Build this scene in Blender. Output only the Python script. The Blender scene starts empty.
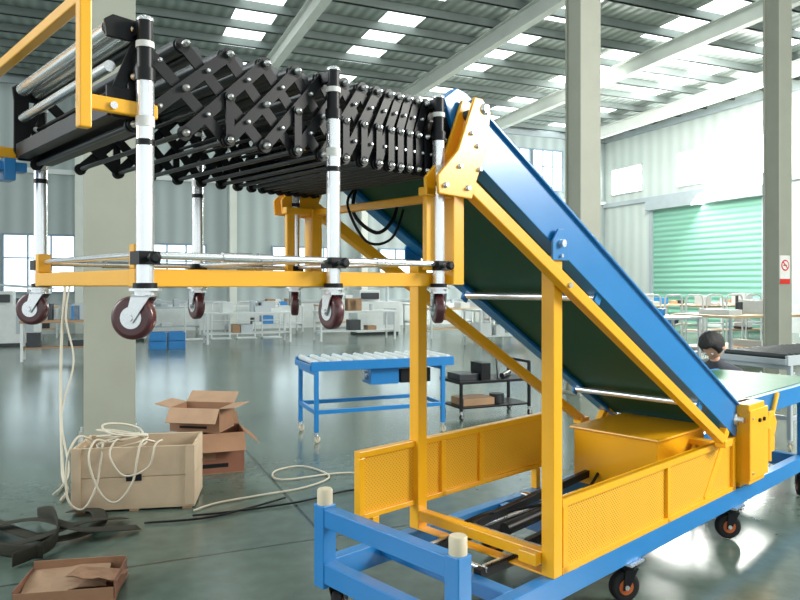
import bpy, math, random
from mathutils import Vector, Matrix, Euler
random.seed(7)
S = bpy.context.scene
COL = S.collection

# ------------------------------------------------------------------ materials
def mat(name, col, rough=0.5, metal=0.0, var=0.12, scale=6.0, bump=0.0, bscale=60.0, emit=0.0, coat=0.0, spec=0.5):
    m = bpy.data.materials.new(name); m.use_nodes = True
    nt = m.node_tree; N = nt.nodes; L = nt.links
    b = N['Principled BSDF']
    tc = N.new('ShaderNodeTexCoord')
    nz = N.new('ShaderNodeTexNoise'); nz.inputs['Scale'].default_value = scale; nz.inputs['Detail'].default_value = 5
    L.new(tc.outputs['Object'], nz.inputs['Vector'])
    mx = N.new('ShaderNodeMix'); mx.data_type = 'RGBA'
    mx.inputs[6].default_value = (*[c*(1-var) for c in col], 1)
    mx.inputs[7].default_value = (*[min(1, c*(1+var)) for c in col], 1)
    L.new(nz.outputs['Fac'], mx.inputs[0]); L.new(mx.outputs[2], b.inputs['Base Color'])
    mr = N.new('ShaderNodeMapRange')
    mr.inputs['To Min'].default_value = max(0.02, rough-0.05); mr.inputs['To Max'].default_value = min(1, rough+0.05)
    L.new(nz.outputs['Fac'], mr.inputs['Value']); L.new(mr.outputs[0], b.inputs['Roughness'])
    b.inputs['Metallic'].default_value = metal
    b.inputs['Specular IOR Level'].default_value = spec
    if coat: b.inputs['Coat Weight'].default_value = coat; b.inputs['Coat Roughness'].default_value = 0.15
    if bump:
        n2 = N.new('ShaderNodeTexNoise'); n2.inputs['Scale'].default_value = bscale
        L.new(tc.outputs['Object'], n2.inputs['Vector'])
        bp = N.new('ShaderNodeBump'); bp.inputs['Strength'].default_value = bump; bp.inputs['Distance'].default_value = 0.01
        L.new(n2.outputs['Fac'], bp.inputs['Height']); L.new(bp.outputs[0], b.inputs['Normal'])
    if emit:
        b.inputs['Emission Color'].default_value = (*col, 1); b.inputs['Emission Strength'].default_value = emit
    return m

YEL = mat('yellow_powder_coat', (0.90, 0.43, 0.006), 0.36, 0, 0.06, coat=0.25)
BLU = mat('blue_powder_coat', (0.010, 0.19, 0.50), 0.34, 0, 0.08, coat=0.3)
ZNC = mat('zinc_steel', (0.72, 0.74, 0.76), 0.28, 0.9, 0.04, 20)
CHR = mat('polished_tube', (0.80, 0.82, 0.84), 0.22, 0.75, 0.02, 15)
BLK = mat('black_steel', (0.005, 0.006, 0.008), 0.42, 0.0, 0.2, spec=0.3)
RUB = mat('black_rubber', (0.012, 0.012, 0.013), 0.7, 0, 0.2, spec=0.3)
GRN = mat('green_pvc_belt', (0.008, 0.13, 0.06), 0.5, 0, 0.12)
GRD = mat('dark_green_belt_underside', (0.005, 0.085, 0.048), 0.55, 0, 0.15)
MAR = mat('maroon_polyurethane', (0.075, 0.012, 0.016), 0.3, 0, 0.15, coat=0.4)
ORG = mat('orange_hub', (0.45, 0.1, 0.02), 0.4, 0, 0.15)
CRM = mat('cream_nylon', (0.62, 0.55, 0.40), 0.5, 0, 0.1)
WHT = mat('white_label', (0.8, 0.8, 0.78), 0.5)
RED = mat('red_sign', (0.7, 0.03, 0.02), 0.5)
CARD = mat('cardboard', (0.30, 0.16, 0.09), 0.85, 0, 0.2, 9, 0.15, 120)
CARDI = mat('cardboard_inner', (0.38, 0.24, 0.15), 0.85, 0, 0.2, 9)
CARDR = mat('cardboard_reddish_print', (0.24, 0.10, 0.06), 0.8, 0, 0.2, 9)
PLY = mat('pale_plywood', (0.50, 0.38, 0.26), 0.7, 0, 0.25, 5, 0.1, 90)
WOOD = mat('brown_wood', (0.36, 0.22, 0.12), 0.65, 0, 0.25, 5)
LWOOD = mat('light_wood_top', (0.60, 0.44, 0.27), 0.6, 0, 0.15, 4)
PILM = mat('pillar_paint', (0.34, 0.35, 0.29), 0.55, 0, 0.1, 3, 0.05, 30)
RAFM = mat('rafter_paint', (0.66, 0.69, 0.64), 0.6, 0, 0.1, 2)
PURM = mat('purlin_galvanised', (0.24, 0.28, 0.27), 0.5, 0.1, 0.15, 2)
CBLW = mat('cream_cable', (0.55, 0.50, 0.40), 0.55)
STRAP = mat('dark_webbing', (0.030, 0.028, 0.018), 0.85, 0, 0.3, 12, 0.4, 150)
GRY = mat('grey_sheet', (0.42, 0.47, 0.50), 0.4, 0.2, 0.12, 3)
DGRY = mat('dark_roller', (0.05, 0.055, 0.06), 0.35, 0.5, 0.1)
BWHT = mat('white_frame_paint', (0.64, 0.68, 0.68), 0.5)
SKIN = mat('skin', (0.52, 0.30, 0.20), 0.55, 0, 0.08)
HAIR = mat('black_hair', (0.008, 0.007, 0.007), 0.45, 0, 0.3, 40, 0.8, 160)
SHIRT = mat('dark_shirt', (0.05, 0.055, 0.07), 0.85, 0, 0.2, 12, 0.2, 80)
TROU = mat('navy_trousers', (0.02, 0.03, 0.06), 0.9, 0, 0.2, 12, 0.2, 80)
EYE = mat('eye_white', (0.8, 0.8, 0.78), 0.3)
WFR = mat('window_frame', (0.22, 0.30, 0.38), 0.5)
DAY = mat('daylit_window_glass', (0.78, 0.92, 1.0), 0.3, 0, 0.03, 1, emit=1.4)
SUNW = mat('sunlit_window_glass', (1.0, 1.0, 0.96), 0.3, 0, 0.02, 1, emit=14.0)
SKYL = mat('translucent_roof_sheet', (0.93, 1.0, 0.98), 0.4, 0, 0.03, 1, emit=1.7)

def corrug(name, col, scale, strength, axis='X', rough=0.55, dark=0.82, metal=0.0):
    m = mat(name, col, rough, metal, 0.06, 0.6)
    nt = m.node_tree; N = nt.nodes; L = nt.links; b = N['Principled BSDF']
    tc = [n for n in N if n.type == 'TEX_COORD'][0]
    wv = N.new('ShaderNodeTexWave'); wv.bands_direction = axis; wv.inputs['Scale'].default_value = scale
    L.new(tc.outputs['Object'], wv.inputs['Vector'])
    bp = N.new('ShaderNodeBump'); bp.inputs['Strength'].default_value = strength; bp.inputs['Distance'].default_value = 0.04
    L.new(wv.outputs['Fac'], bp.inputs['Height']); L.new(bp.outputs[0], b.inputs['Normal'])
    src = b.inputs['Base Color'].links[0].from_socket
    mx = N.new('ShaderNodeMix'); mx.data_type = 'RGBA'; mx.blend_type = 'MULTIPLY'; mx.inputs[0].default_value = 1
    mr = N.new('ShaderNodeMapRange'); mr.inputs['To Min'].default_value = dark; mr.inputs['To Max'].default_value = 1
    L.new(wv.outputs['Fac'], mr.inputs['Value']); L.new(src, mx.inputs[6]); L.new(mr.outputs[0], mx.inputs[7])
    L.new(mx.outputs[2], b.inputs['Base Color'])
    return m
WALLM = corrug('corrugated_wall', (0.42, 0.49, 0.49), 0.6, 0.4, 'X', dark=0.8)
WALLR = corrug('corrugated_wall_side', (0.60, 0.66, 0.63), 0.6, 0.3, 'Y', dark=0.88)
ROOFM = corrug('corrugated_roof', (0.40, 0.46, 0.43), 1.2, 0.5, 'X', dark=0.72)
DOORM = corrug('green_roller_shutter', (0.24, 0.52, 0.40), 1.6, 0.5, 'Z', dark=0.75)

def perf():
    m = mat('perforated_yellow_panel', (0.86, 0.43, 0.02), 0.45, 0, 0.05)
    nt = m.node_tree; N = nt.nodes; L = nt.links; b = N['Principled BSDF']
    tc = [n for n in N if n.type == 'TEX_COORD'][0]
    vo = N.new('ShaderNodeTexVoronoi'); vo.inputs['Scale'].default_value = 75; vo.inputs['Randomness'].default_value = 0
    mp = N.new('ShaderNodeMapping'); mp.inputs['Rotation'].default_value = (0, 0.785, 0); mp.inputs['Scale'].default_value = (1, 0.02, 1)
    L.new(tc.outputs['Object'], mp.inputs['Vector']); L.new(mp.outputs[0], vo.inputs['Vector'])
    lt = N.new('ShaderNodeMath'); lt.operation = 'LESS_THAN'; lt.inputs[1].default_value = 0.26
    L.new(vo.outputs['Distance'], lt.inputs[0])
    src = b.inputs['Base Color'].links[0].from_socket
    mx = N.new('ShaderNodeMix'); mx.data_type = 'RGBA'; mx.inputs[7].default_value = (0.40, 0.20, 0.01, 1)
    L.new(lt.outputs[0], mx.inputs[0]); L.new(src, mx.inputs[6]); L.new(mx.outputs[2], b.inputs['Base Color'])
    return m
PERF = perf()

def floormat():
    m = mat('epoxy_concrete_floor', (0.105, 0.145, 0.122), 0.20, 0, 0.18, 0.5, spec=0.65)
    nt = m.node_tree; N = nt.nodes; L = nt.links; b = N['Principled BSDF']
    tc = [n for n in N if n.type == 'TEX_COORD'][0]
    br = N.new('ShaderNodeTexBrick'); br.offset = 0
    br.inputs['Scale'].default_value = 1; br.inputs['Brick Width'].default_value = 4.7; br.inputs['Row Height'].default_value = 4.0
    br.inputs['Mortar Size'].default_value = 0.012; br.inputs['Mortar Smooth'].default_value = 0.1
    br.inputs['Color1'].default_value = (1, 1, 1, 1); br.inputs['Color2'].default_value = (0.92, 0.94, 0.92, 1); br.inputs['Mortar'].default_value = (0.3, 0.3, 0.3, 1)
    L.new(tc.outputs['Object'], br.inputs['Vector'])
    n2 = N.new('ShaderNodeTexNoise'); n2.inputs['Scale'].default_value = 9; n2.inputs['Detail'].default_value = 8
    L.new(tc.outputs['Object'], n2.inputs['Vector'])
    mr = N.new('ShaderNodeMapRange'); mr.inputs['From Min'].default_value = 0.3; mr.inputs['From Max'].default_value = 0.75
    mr.inputs['To Min'].default_value = 0.82; mr.inputs['To Max'].default_value = 1.15
    L.new(n2.outputs['Fac'], mr.inputs['Value'])
    src = b.inputs['Base Color'].links[0].from_socket
    mx = N.new('ShaderNodeMix'); mx.data_type = 'RGBA'; mx.blend_type = 'MULTIPLY'; mx.inputs[0].default_value = 1
    L.new(src, mx.inputs[6]); L.new(br.outputs['Color'], mx.inputs[7])
    mx2 = N.new('ShaderNodeMix'); mx2.data_type = 'RGBA'; mx2.blend_type = 'MULTIPLY'; mx2.inputs[0].default_value = 1
    L.new(mx.outputs[2], mx2.inputs[6]); L.new(mr.outputs[0], mx2.inputs[7])
    L.new(mx2.outputs[2], b.inputs['Base Color'])
    return m
FLOORM = floormat()

# ------------------------------------------------------------------ mesh builder
class MB:
    def __init__(s): s.v = []; s.f = []; s.m = []; s.s = []; s.mats = []
    def mi(s, m):
        if m not in s.mats: s.mats.append(m)
        return s.mats.index(m)
    def add(s, vs, fs, m, smooth=False):
        o = len(s.v); k = s.mi(m)
        s.v += [tuple(v) for v in vs]
        for f in fs: s.f.append([i+o for i in f]); s.m.append(k); s.s.append(smooth)
    def bx(s, x0, x1, y0, y1, z0, z1, m):
        vs = [(x, y, z) for x in (x0, x1) for y in (y0, y1) for z in (z0, z1)]
        s.add(vs, [(0,1,3,2),(4,6,7,5),(0,4,5,1),(2,3,7,6),(0,2,6,4),(1,5,7,3)], m)
    def beam(s, p0, p1, w, h, m, up=(0,0,1)):
        p0 = Vector(p0); p1 = Vector(p1); d = (p1-p0).normalized(); up = Vector(up)
        if abs(d.dot(up)) > 0.98: up = Vector((1,0,0))
        l = d.cross(up).normalized(); u = l.cross(d)
        vs = [p + l*(a*w/2) + u*(c*h/2) for p in (p0, p1) for a in (-1,1) for c in (-1,1)]
        s.add(vs, [(0,1,3,2),(4,6,7,5),(0,4,5,1),(2,3,7,6),(0,2,6,4),(1,5,7,3)], m)
    def lathe(s, p0, ax, prof, m, seg=20):
        p0 = Vector(p0); ax = Vector(ax).normalized()
        t = Vector((0,0,1)) if abs(ax.z) < 0.9 else Vector((1,0,0))
        e = ax.cross(t).normalized(); g = ax.cross(e)
        vs = []
        for d, r in prof:
            for i in range(seg):
                a = 2*math.pi*i/seg
                vs.append(p0 + ax*d + (e*math.cos(a)+g*math.sin(a))*r)
        fs = []
        n = len(prof)
        for j in range(n-1):
            for i in range(seg):
                i2 = (i+1) % seg
                fs.append((j*seg+i, j*seg+i2, (j+1)*seg+i2, (j+1)*seg+i))
        s.add(vs, fs, m, True)
        s.add(vs[:seg], [tuple(range(seg))[::-1]], m)
        s.add(vs[-seg:], [tuple(range(seg))], m)
    def cyl(s, p0, p1, r, m, seg=16, r2=None):
        p0 = Vector(p0); p1 = Vector(p1)
        s.lathe(p0, p1-p0, [(0, r), ((p1-p0).length, r if r2 is None else r2)], m, seg)
    def plate(s, poly, b0, b1, m):
        n = len(poly)
        vs = [(x, b0, z) for x, z in poly] + [(x, b1, z) for x, z in poly]
        fs = [tuple(range(n)), tuple(range(n, 2*n))[::-1]] + [(i, i+n, (i+1) % n + n, (i+1) % n) for i in range(n)]
        s.add(vs, fs, m)
    def sweep(s, pts, r, m, seg=8, sub=6):
        P = [Vector(p) for p in pts]; Q = []
        for i in range(len(P)-1):
            a = P[max(0, i-1)]; b = P[i]; c = P[i+1]; d = P[min(len(P)-1, i+2)]
            for k in range(sub):
                t = k/sub
                Q.append(0.5*((2*b)+(c-a)*t+(2*a-5*b+4*c-d)*t*t+(3*b-a-3*c+d)*t**3))
        Q.append(P[-1])
        vs = []; prev = None
        for i, q in enumerate(Q):
            d = (Q[min(i+1, len(Q)-1)]-Q[max(i-1, 0)]).normalized()
            if prev is None:
                t = Vector((0,0,1)) if abs(d.z) < 0.9 else Vector((1,0,0)); e = d.cross(t).normalized()
            else:
                e = (prev - d*prev.dot(d)).normalized()
            prev = e; g = d.cross(e)
            rr = r[0] if isinstance(r, tuple) else r; r3 = r[1] if isinstance(r, tuple) else r
            for k in range(seg):
                a = 2*math.pi*k/seg
                vs.append(q + e*math.cos(a)*rr + g*math.sin(a)*r3)
        fs = [(j*seg+i, j*seg+(i+1) % seg, (j+1)*seg+(i+1) % seg, (j+1)*seg+i) for j in range(len(Q)-1) for i in range(seg)]
        fs.append(tuple(range(seg))[::-1]); fs.append(tuple(range((len(Q)-1)*seg, len(Q)*seg)))
        s.add(vs, fs, m, True)
    def build(s, name, parent=None, bevel=0.0, loc=None, rot=0.0):
        me = bpy.data.meshes.new(name); me.from_pydata(s.v, [], s.f)
        for m in s.mats: me.materials.append(m)
        me.polygons.foreach_set('material_index', s.m); me.polygons.foreach_set('use_smooth', s.s)
        me.update()
        import bmesh
        b = bmesh.new(); b.from_mesh(me); bmesh.ops.recalc_face_normals(b, faces=b.faces); b.to_mesh(me); b.free()
        o = bpy.data.objects.new(name, me); COL.objects.link(o)
        if parent: o.parent = parent
        if loc is not None: o.location = loc; o.rotation_euler = (0, 0, rot)
        if bevel:
            md = o.modifiers.new('bevel', 'BEVEL'); md.width = bevel; md.segments = 2; md.limit_method = 'ANGLE'; md.angle_limit = math.radians(50)
        return o
def empty(name, loc, rot=0.0):
    e = bpy.data.objects.new(name, None); e.empty_display_size = 0.2; COL.objects.link(e)
    e.location = loc; e.rotation_euler = (0, 0, rot); return e

def caster(mb, x, y, ztop, r, w, yaw, tyre, hub, forkm=ZNC, trail=0.03, stem=0.03, drop=1.12):
    c, s_ = math.cos(yaw), math.sin(yaw)
    def T(p): return (x + p[0]*c - p[1]*s_, y + p[0]*s_ + p[1]*c, ztop + p[2])
    mb.cyl(T((0,0,-0.006)), T((0,0,0)), r*0.75, forkm, 14)
    mb.cyl(T((0,0,-stem)), T((0,0,-0.006)), r*0.5, forkm, 16)
    zc = -stem - r*drop
    for sd in (-1, 1):
        yy = sd*(w/2+0.006)
        vs = []
        for q in (yy-0.002, yy+0.002):
            for (px, pz) in ((-r*0.45, -stem+0.002), (r*0.45, -stem+0.002), (r*0.25+trail, zc-0.012), (-r*0.12+trail, zc-0.012)):
                vs.append(T((px, q, pz)))
        mb.add(vs, [(0,1,2,3),(7,6,5,4),(0,4,5,1),(1,5,6,2),(2,6,7,3),(3,7,4,0)], forkm)
    mb.beam(T((-r*0.45,0,-stem)), T((r*0.45,0,-stem)), w+0.016, 0.006, forkm)
    p0 = Vector(T((trail, -w/2, zc))); p1 = Vector(T((trail, w/2, zc))); ax = p1-p0
    mb.lathe(p0, ax, [(0, r*0.78), (0.001, r*0.9), (w*0.15, r*0.985), (w*0.35, r), (w*0.65, r), (w*0.85, r*0.985), (w-0.001, r*0.9), (w, r*0.78)], tyre, 28)
    mb.lathe(p0 - ax.normalized()*0.002, ax, [(0, r*0.5), (w+0.004, r*0.5)], hub, 20)
    mb.lathe(p0 - ax.normalized()*0.012, ax, [(0, r*0.16), (w+0.024, r*0.16)], ZNC, 10)

# ------------------------------------------------------------------ room
TH = math.atan2(0.3996, 0.917)
C = Vector((8.8, 30.0, 0))
def bw(x, y, z=0.0):
    return Vector((C.x + x*math.cos(TH) - y*math.sin(TH), C.y + x*math.sin(TH) + y*math.cos(TH), z))
def room(mb, name, bevel=0): return mb.build(name, None, bevel, C, TH)
EAVE = 7.9; SL = 0.02; RIDGE = -19.0; X0 = -40.0; Y0 = -38.0
def rz(y): return EAVE + SL*(-y) if y > RIDGE else EAVE + SL*(-RIDGE) - SL*(RIDGE-y)

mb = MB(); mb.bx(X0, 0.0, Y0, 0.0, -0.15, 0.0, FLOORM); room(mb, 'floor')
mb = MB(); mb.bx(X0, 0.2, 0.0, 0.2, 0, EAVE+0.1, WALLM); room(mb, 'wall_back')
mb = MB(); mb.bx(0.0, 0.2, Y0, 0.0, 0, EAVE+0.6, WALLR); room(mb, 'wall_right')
mb = MB()
mb.bx(X0, 0, -0.05, 0.0, 0, 0.9, BWHT); mb.bx(X0, 0, -0.09, 0.0, 0.9, 0.98, GRY)
mb.bx(X0, 0, -0.12, 0.0, 4.9, 5.05, BWHT); mb.bx(X0, 0, -0.16, 0, EAVE-0.35, EAVE-0.15, GRY)
for k in range(9):
    mb.bx(-1.7-4.7*k-0.12, -1.7-4.7*k+0.12, -0.25, 0, 0, EAVE-0.1, RAFM)
room(mb, 'baseboard_back')
mb = MB()
mb.bx(-0.05, 0, Y0, -8.0, 0, 0.9, BWHT); mb.bx(-0.05, 0, -2.6, 0, 0, 0.9, BWHT)
mb.bx(-0.12, 0, Y0, 0, 4.78, 4.95, GRY); mb.bx(-0.15, 0, Y0, 0, EAVE-0.35, EAVE-0.15, GRY)
room(mb, 'baseboard_right')
mb = MB()
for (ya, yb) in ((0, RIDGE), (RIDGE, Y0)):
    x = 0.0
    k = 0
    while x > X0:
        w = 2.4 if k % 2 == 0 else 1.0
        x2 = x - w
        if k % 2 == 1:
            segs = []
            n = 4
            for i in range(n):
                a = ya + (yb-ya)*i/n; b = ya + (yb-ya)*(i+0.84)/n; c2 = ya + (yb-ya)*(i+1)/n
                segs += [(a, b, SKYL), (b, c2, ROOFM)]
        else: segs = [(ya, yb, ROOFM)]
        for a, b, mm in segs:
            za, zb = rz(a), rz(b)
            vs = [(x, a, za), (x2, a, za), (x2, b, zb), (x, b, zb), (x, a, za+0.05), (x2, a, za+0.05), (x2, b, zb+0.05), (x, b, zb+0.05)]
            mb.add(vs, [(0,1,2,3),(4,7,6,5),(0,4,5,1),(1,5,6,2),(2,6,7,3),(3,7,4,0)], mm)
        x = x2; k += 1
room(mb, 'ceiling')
mb = MB()
y = -0.6
while y > Y0+0.3:
    z = rz(y)-0.11
    mb.bx(X0, 0, y-0.035, y+0.035, z-0.1, z+0.1, PURM)
    mb.bx(X0, 0, y-0.035, y+0.05, z-0.1, z-0.085, PURM)
    y -= 1.2
room(mb, 'trim_1')
RX = [-1.7, -6.2, -10.9, -15.6, -20.3, -25.0, -29.7, -34.4]
for i, x in enumerate(RX):
    mb = MB()
    for (ya, yb) in ((-0.2, RIDGE), (RIDGE, Y0)):
        za, zb = rz(ya)-0.22, rz(yb)-0.22
        mb.beam((x, ya, za), (x, yb, zb), 0.22, 0.02, RAFM)
        mb.beam((x, ya, za-0.2), (x, yb, zb-0.2), 0.02, 0.4, RAFM)
        mb.beam((x, ya, za-0.4), (x, yb, zb-0.4), 0.22, 0.02, RAFM)
    room(mb, 'roof_rafter')
mb = MB()
zt = rz(-16.1)-0.64
mb.bx(X0, 0, -16.2, -16.0, zt-0.02, zt, RAFM); mb.bx(X0, 0, -16.11, -16.09, zt-0.33, zt-0.02, RAFM); mb.bx(X0, 0, -16.2, -16.0, zt-0.35, zt-0.33, RAFM)
room(mb, 'trim_2')
def window(x0, x1, z0, z1, n, g, side='back', nv=2):
    mb = MB()
    if side == 'back':
        mb.bx(x0, x1, -0.03, 0.0, z0, z1, g)
        for (a, b, c, d) in ((x0-.06, x0, z0, z1), (x1, x1+.06, z0, z1), (x0-.06, x1+.06, z0-.06, z0), (x0-.06, x1+.06, z1, z1+.06)):
            mb.bx(a, b, -0.07, 0, c, d, WFR)
        for i in range(1, nv): 
            xx = x0+(x1-x0)*i/nv; mb.bx(xx-.025, xx+.025, -0.06, 0, z0, z1, WFR)
        zz = z0+(z1-z0)*0.6; mb.bx(x0, x1, -0.055, 0, zz-.02, zz+.02, WFR)
    else:
        mb.bx(-0.03, 0.0, x0, x1, z0, z1, g)
        for (a, b, c, d) in ((x0-.06, x0, z0, z1), (x1, x1+.06, z0, z1), (x0-.06, x1+.06, z0-.06, z0), (x0-.06, x1+.06, z1, z1+.06)):
            mb.bx(-0.07, 0, a, b, c, d, BWHT)
        for i in range(1, nv):
            xx = x0+(x1-x0)*i/nv; mb.bx(-0.06, 0, xx-.015, xx+.015, z0, z1, BWHT)
    room(mb, 'window_%d' % n)
n = 1
for xc in (-21.6, -26.5, -31.0):
    window(xc-0.95, xc+0.95, 1.3, 3.0, n, DAY, 'back', 3); n += 1
for xc in (-17.9, -13.2, -9.2, -4.0):
    window(xc-1.2, xc+1.2, 1.5, 2.8, n, DAY, 'back', 4); n += 1
for xc in (-4.6, -3.0):
    window(xc-0.7, xc+0.7, 5.4, 7.0, n, DAY, 'back', 3); n += 1
window(-2.2, -0.5, 5.3, 6.3, n, SUNW, 'r', 2); n += 1
window(-7.8, -4.1, 5.2, 6.4, n, SUNW, 'r', 4); n += 1
window(-14.0, -10.5, 5.2, 6.4, n, SUNW, 'r', 4); n += 1
mb = MB()
mb.bx(-0.08, -0.005, -7.8, -2.9, 0, 4.4, DOORM)
mb.bx(-0.16, -0.005, -7.95, -7.8, 0, 4.5, GRY); mb.bx(-0.16, -0.005, -2.9, -2.75, 0, 4.5, GRY); mb.bx(-0.35, -0.005, -7.95, -2.75, 4.4, 4.75, GRY)
room(mb, 'door_1')
def pillar(x, y, w):
    mb = MB(); h = rz(y)-0.66; q = w/2
    mb.bx(x-q, x+q, y-q, y-q+0.03, 0, h, PILM); mb.bx(x-q, x+q, y+q-0.03, y+q, 0, h, PILM)
    mb.bx(x-q+0.03, x+q-0.03, y-q+0.03, y+q-0.03, 0, h, PILM)
    mb.bx(x-q-.05, x+q+.05, y-q-.05, y+q+.05, 0, 0.03, PILM)
    for a in (-1, 1):
        for b in (-1, 1): mb.cyl((x+a*(q+.02), y+b*(q+.02), 0.03), (x+a*(q+.02), y+b*(q+.02), 0.07), 0.018, ZNC, 6)
    mb.bx(x-q-.02, x+q+.02, y-q-.02, y+q+.02, h-0.03, h, PILM)
    return room(mb, 'pillar', 0.004)
pillar(-19.92, -16.5, 0.46)
pillar(-13.85, -16.1, 0.34)
pillar(-9.75, -15.9, 0.30)
mb = MB(); sx, sy = -9.76, -15.9-0.15
mb.bx(sx-0.13, sx+0.10, sy-0.012, sy, 1.52, 1.98, WHT)
mb.bx(sx-0.13, sx+0.10, sy-0.014, sy, 1.52, 1.60, RED)
cx, cz = sx-0.015, 1.82
mb.lathe((cx, sy-0.012, cz), (0,-1,0), [(0, 0.09), (0.004, 0.09)], RED, 24)
mb.lathe((cx, sy-0.0165, cz), (0,-1,0), [(0, 0.068), (0.002, 0.068)], WHT, 24)
mb.beam((cx-0.055, sy-0.02, cz+0.055), (cx+0.055, sy-0.02, cz-0.055), 0.004, 0.018, RED, (0,0,1))
mb.bx(cx-0.05, cx+0.03, sy-0.021, sy-0.018, cz-0.008, cz+0.008, BLK)
room(mb, 'no_smoking_sign')

# ------------------------------------------------------------------ main machine
MO = Vector((0.207, 2.50, 0)); MR = math.atan2(0.682, 0.731); W = 0.787
M = empty('truck_loading_belt_conveyor', MO, MR)
mb = MB()
for b in (0.0, W):
    mb.bx(0.0, 4.4, b-0.03, b+0.03, 0.2, 0.3, BLU)
    mb.bx(-0.035, 0.035, b-0.035, b+0.035, 0.18, 0.54, BLU)
    mb.lathe((0, b, 0.54), (0,0,1), [(0, 0.034), (0.06, 0.034), (0.066, 0.03)], CRM, 20)
for a in (0.0, 1.2, 2.4, 3.6): mb.bx(a-0.03, a+0.03, 0.03, W-0.03, 0.205, 0.295, BLU)
mb.bx(-0.03, 0.03, 0.03, W-0.03, 0.45, 0.53, BLU)
mb.bx(0.30, 0.36, 0.03, W-0.03, 0.24, 0.30, BLU)
mb.build('base_frame', M, 0.004)
mb = MB()
for b in (0.0, W):
    for a, yw in ((0.07, 0.6), (1.2, 2.6), (2.4, 2.39), (3.6, 0.5)):
        mb.bx(a-0.06, a+0.06, b-0.05, b+0.05, 0.19, 0.2, ZNC)
        caster(mb, a, b, 0.19, 0.073, 0.045, yw, RUB, ORG, BLK, 0.025)
mb.build('casters', M)
mb = MB()
for b in (0.22, 0.55):
    mb.bx(0.36, 2.6, b-0.02, b+0.02, 0.28, 0.32, BLK)
    mb.beam((0.7, b, 0.34), (2.0, b, 0.42), 0.03, 0.04, BLK)
    mb.bx(0.4, 2.5, b-0.008, b+0.008, 0.32, 0.327, ZNC)
mb.cyl((0.75, 0.385, 0.35), (1.5, 0.385, 0.38), 0.03, BLK); mb.cyl((1.5, 0.385, 0.38), (1.95, 0.385, 0.40), 0.016, CHR)
for a in (0.7, 1.3, 1.9): mb.cyl((a, 0.1, 0.34), (a, 0.7, 0.34), 0.014, ZNC, 10)
mb.lathe((0.45, 0.42, 0.30), (0,0,1), [(0, 0.012), (0.05, 0.012), (0.052, 0.045), (0.075, 0.045)], BLK, 8)
mb.cyl((0.40, 0.2, 0.31), (0.40, 0.6, 0.31), 0.012, CHR, 10)
mb.sweep([(1.0,0.2,0.34),(1.3,0.3,0.45),(1.6,0.45,0.38),(1.9,0.5,0.5),(2.1,0.45,0.6)], 0.009, RUB)
mb.sweep([(0.6,0.6,0.33),(0.75,0.5,0.40),(0.95,0.55,0.35),(1.2,0.3,0.42),(1.6,0.3,0.36)], 0.008, RUB)
mb.build('lift_tracks', M, 0.002)
mb = MB()
for b in (0.0, W):
    mb.bx(0.575-0.031, 0.575+0.031, b-0.031, b+0.031, 0.30, 1.62, YEL)
mb.bx(0.55, 0.60, 0.03, W-0.03, 0.345, 0.395, YEL)
mb.bx(0.505, 0.545, 0.03, 0.12, 0.345, 0.395, YEL)
mb.bx(0.545, 0.605, 0.03, W-0.03, 0.30, 0.31, YEL)
mb.build('support_posts', M, 0.004)
mb = MB()
for b in (0.0, W):
    sd = -1 if b == 0 else 1
    mb.plate([(0.52,1.60),(0.63,1.60),(0.63,1.68),(0.60,1.73),(0.56,1.73),(0.52,1.68)], b+sd*0.034, b+sd*0.044, BLU)
    mb.cyl((0.575, b+sd*0.044, 1.67), (0.575, b+sd*0.062, 1.67), 0.016, ZNC, 12)
    mb.cyl((0.575, b+sd*0.044, 1.62), (0.575, b+sd*0.054, 1.62), 0.008, ZNC, 6)
mb.build('post_clamps', M, 0.003)
def guard(a0, a1, b, z0, z1, name, divs):
    mb = MB()
    mb.bx(a0, a1, b-0.004, b+0.004, z0, z1, PERF)
    mb.bx(a0, a1, b-0.02, b+0.02, z1-0.03, z1, YEL); mb.bx(a0, a1, b-0.02, b+0.02, z0, z0+0.025, YEL)
    for a in divs: mb.bx(a-0.016, a+0.016, b-0.02, b+0.02, z0-0.0, z1-0.03, YEL)
    for a in (a0+0.1, a1-0.1): mb.bx(a-0.02, a+0.02, b-0.02, b+0.02, 0.3, z0, YEL)
    mb.build(name, M, 0.003)
guard(0.61, 2.38, -0.01, 0.301, 0.61, 'guard_panel_near', (0.63, 1.55, 2.36))
guard(0.19, 1.66, W+0.01, 0.42, 0.735, 'guard_panel_far', (0.206, 0.75, 1.05, 1.64))
mb = MB()
mb.bx(1.72, 2.30, 0.12, 0.64, 0.34, 0.655, YEL); mb.bx(1.70, 2.32, 0.10, 0.66, 0.655, 0.67, YEL)
mb.bx(1.85, 2.2, 0.2, 0.5, 0.30, 0.34, BLK)
mb.build('motor_cover', M, 0.008)
mb = MB()
mb.bx(2.42, 2.66, -0.09, 0.03, 0.33, 0.80, YEL)
mb.bx(2.40, 2.68, -0.105, -0.09, 0.36, 0.77, YEL)
mb.bx(2.66, 2.95, -0.05, 0.02, 0.44, 0.54, YEL)
mb.plate([(2.70,0.54),(2.95,0.54),(2.99,0.62),(2.93,0.70),(2.86,0.70),(2.80,0.60),(2.70,0.60)], -0.05, -0.03, YEL)
mb.cyl((2.92,-0.04,0.66), (3.02,-0.04,0.80), 0.014, YEL, 10)
mb.cyl((2.74,-0.07,0.42), (2.74,-0.07,0.62), 0.03, YEL, 16)
mb.cyl((2.60,-0.105,0.70), (2.60,-0.115,0.70), 0.012, BLK, 14); mb.cyl((2.53,-0.105,0.70), (2.53,-0.115,0.70), 0.012, BLK, 14)
for z in (0.4, 0.72):
    mb.cyl((2.435,-0.105,z), (2.435,-0.112,z), 0.008, ZNC, 8)
mb.bx(2.45, 2.65, -0.03, 0.03, 0.3, 0.33, YEL)
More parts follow.
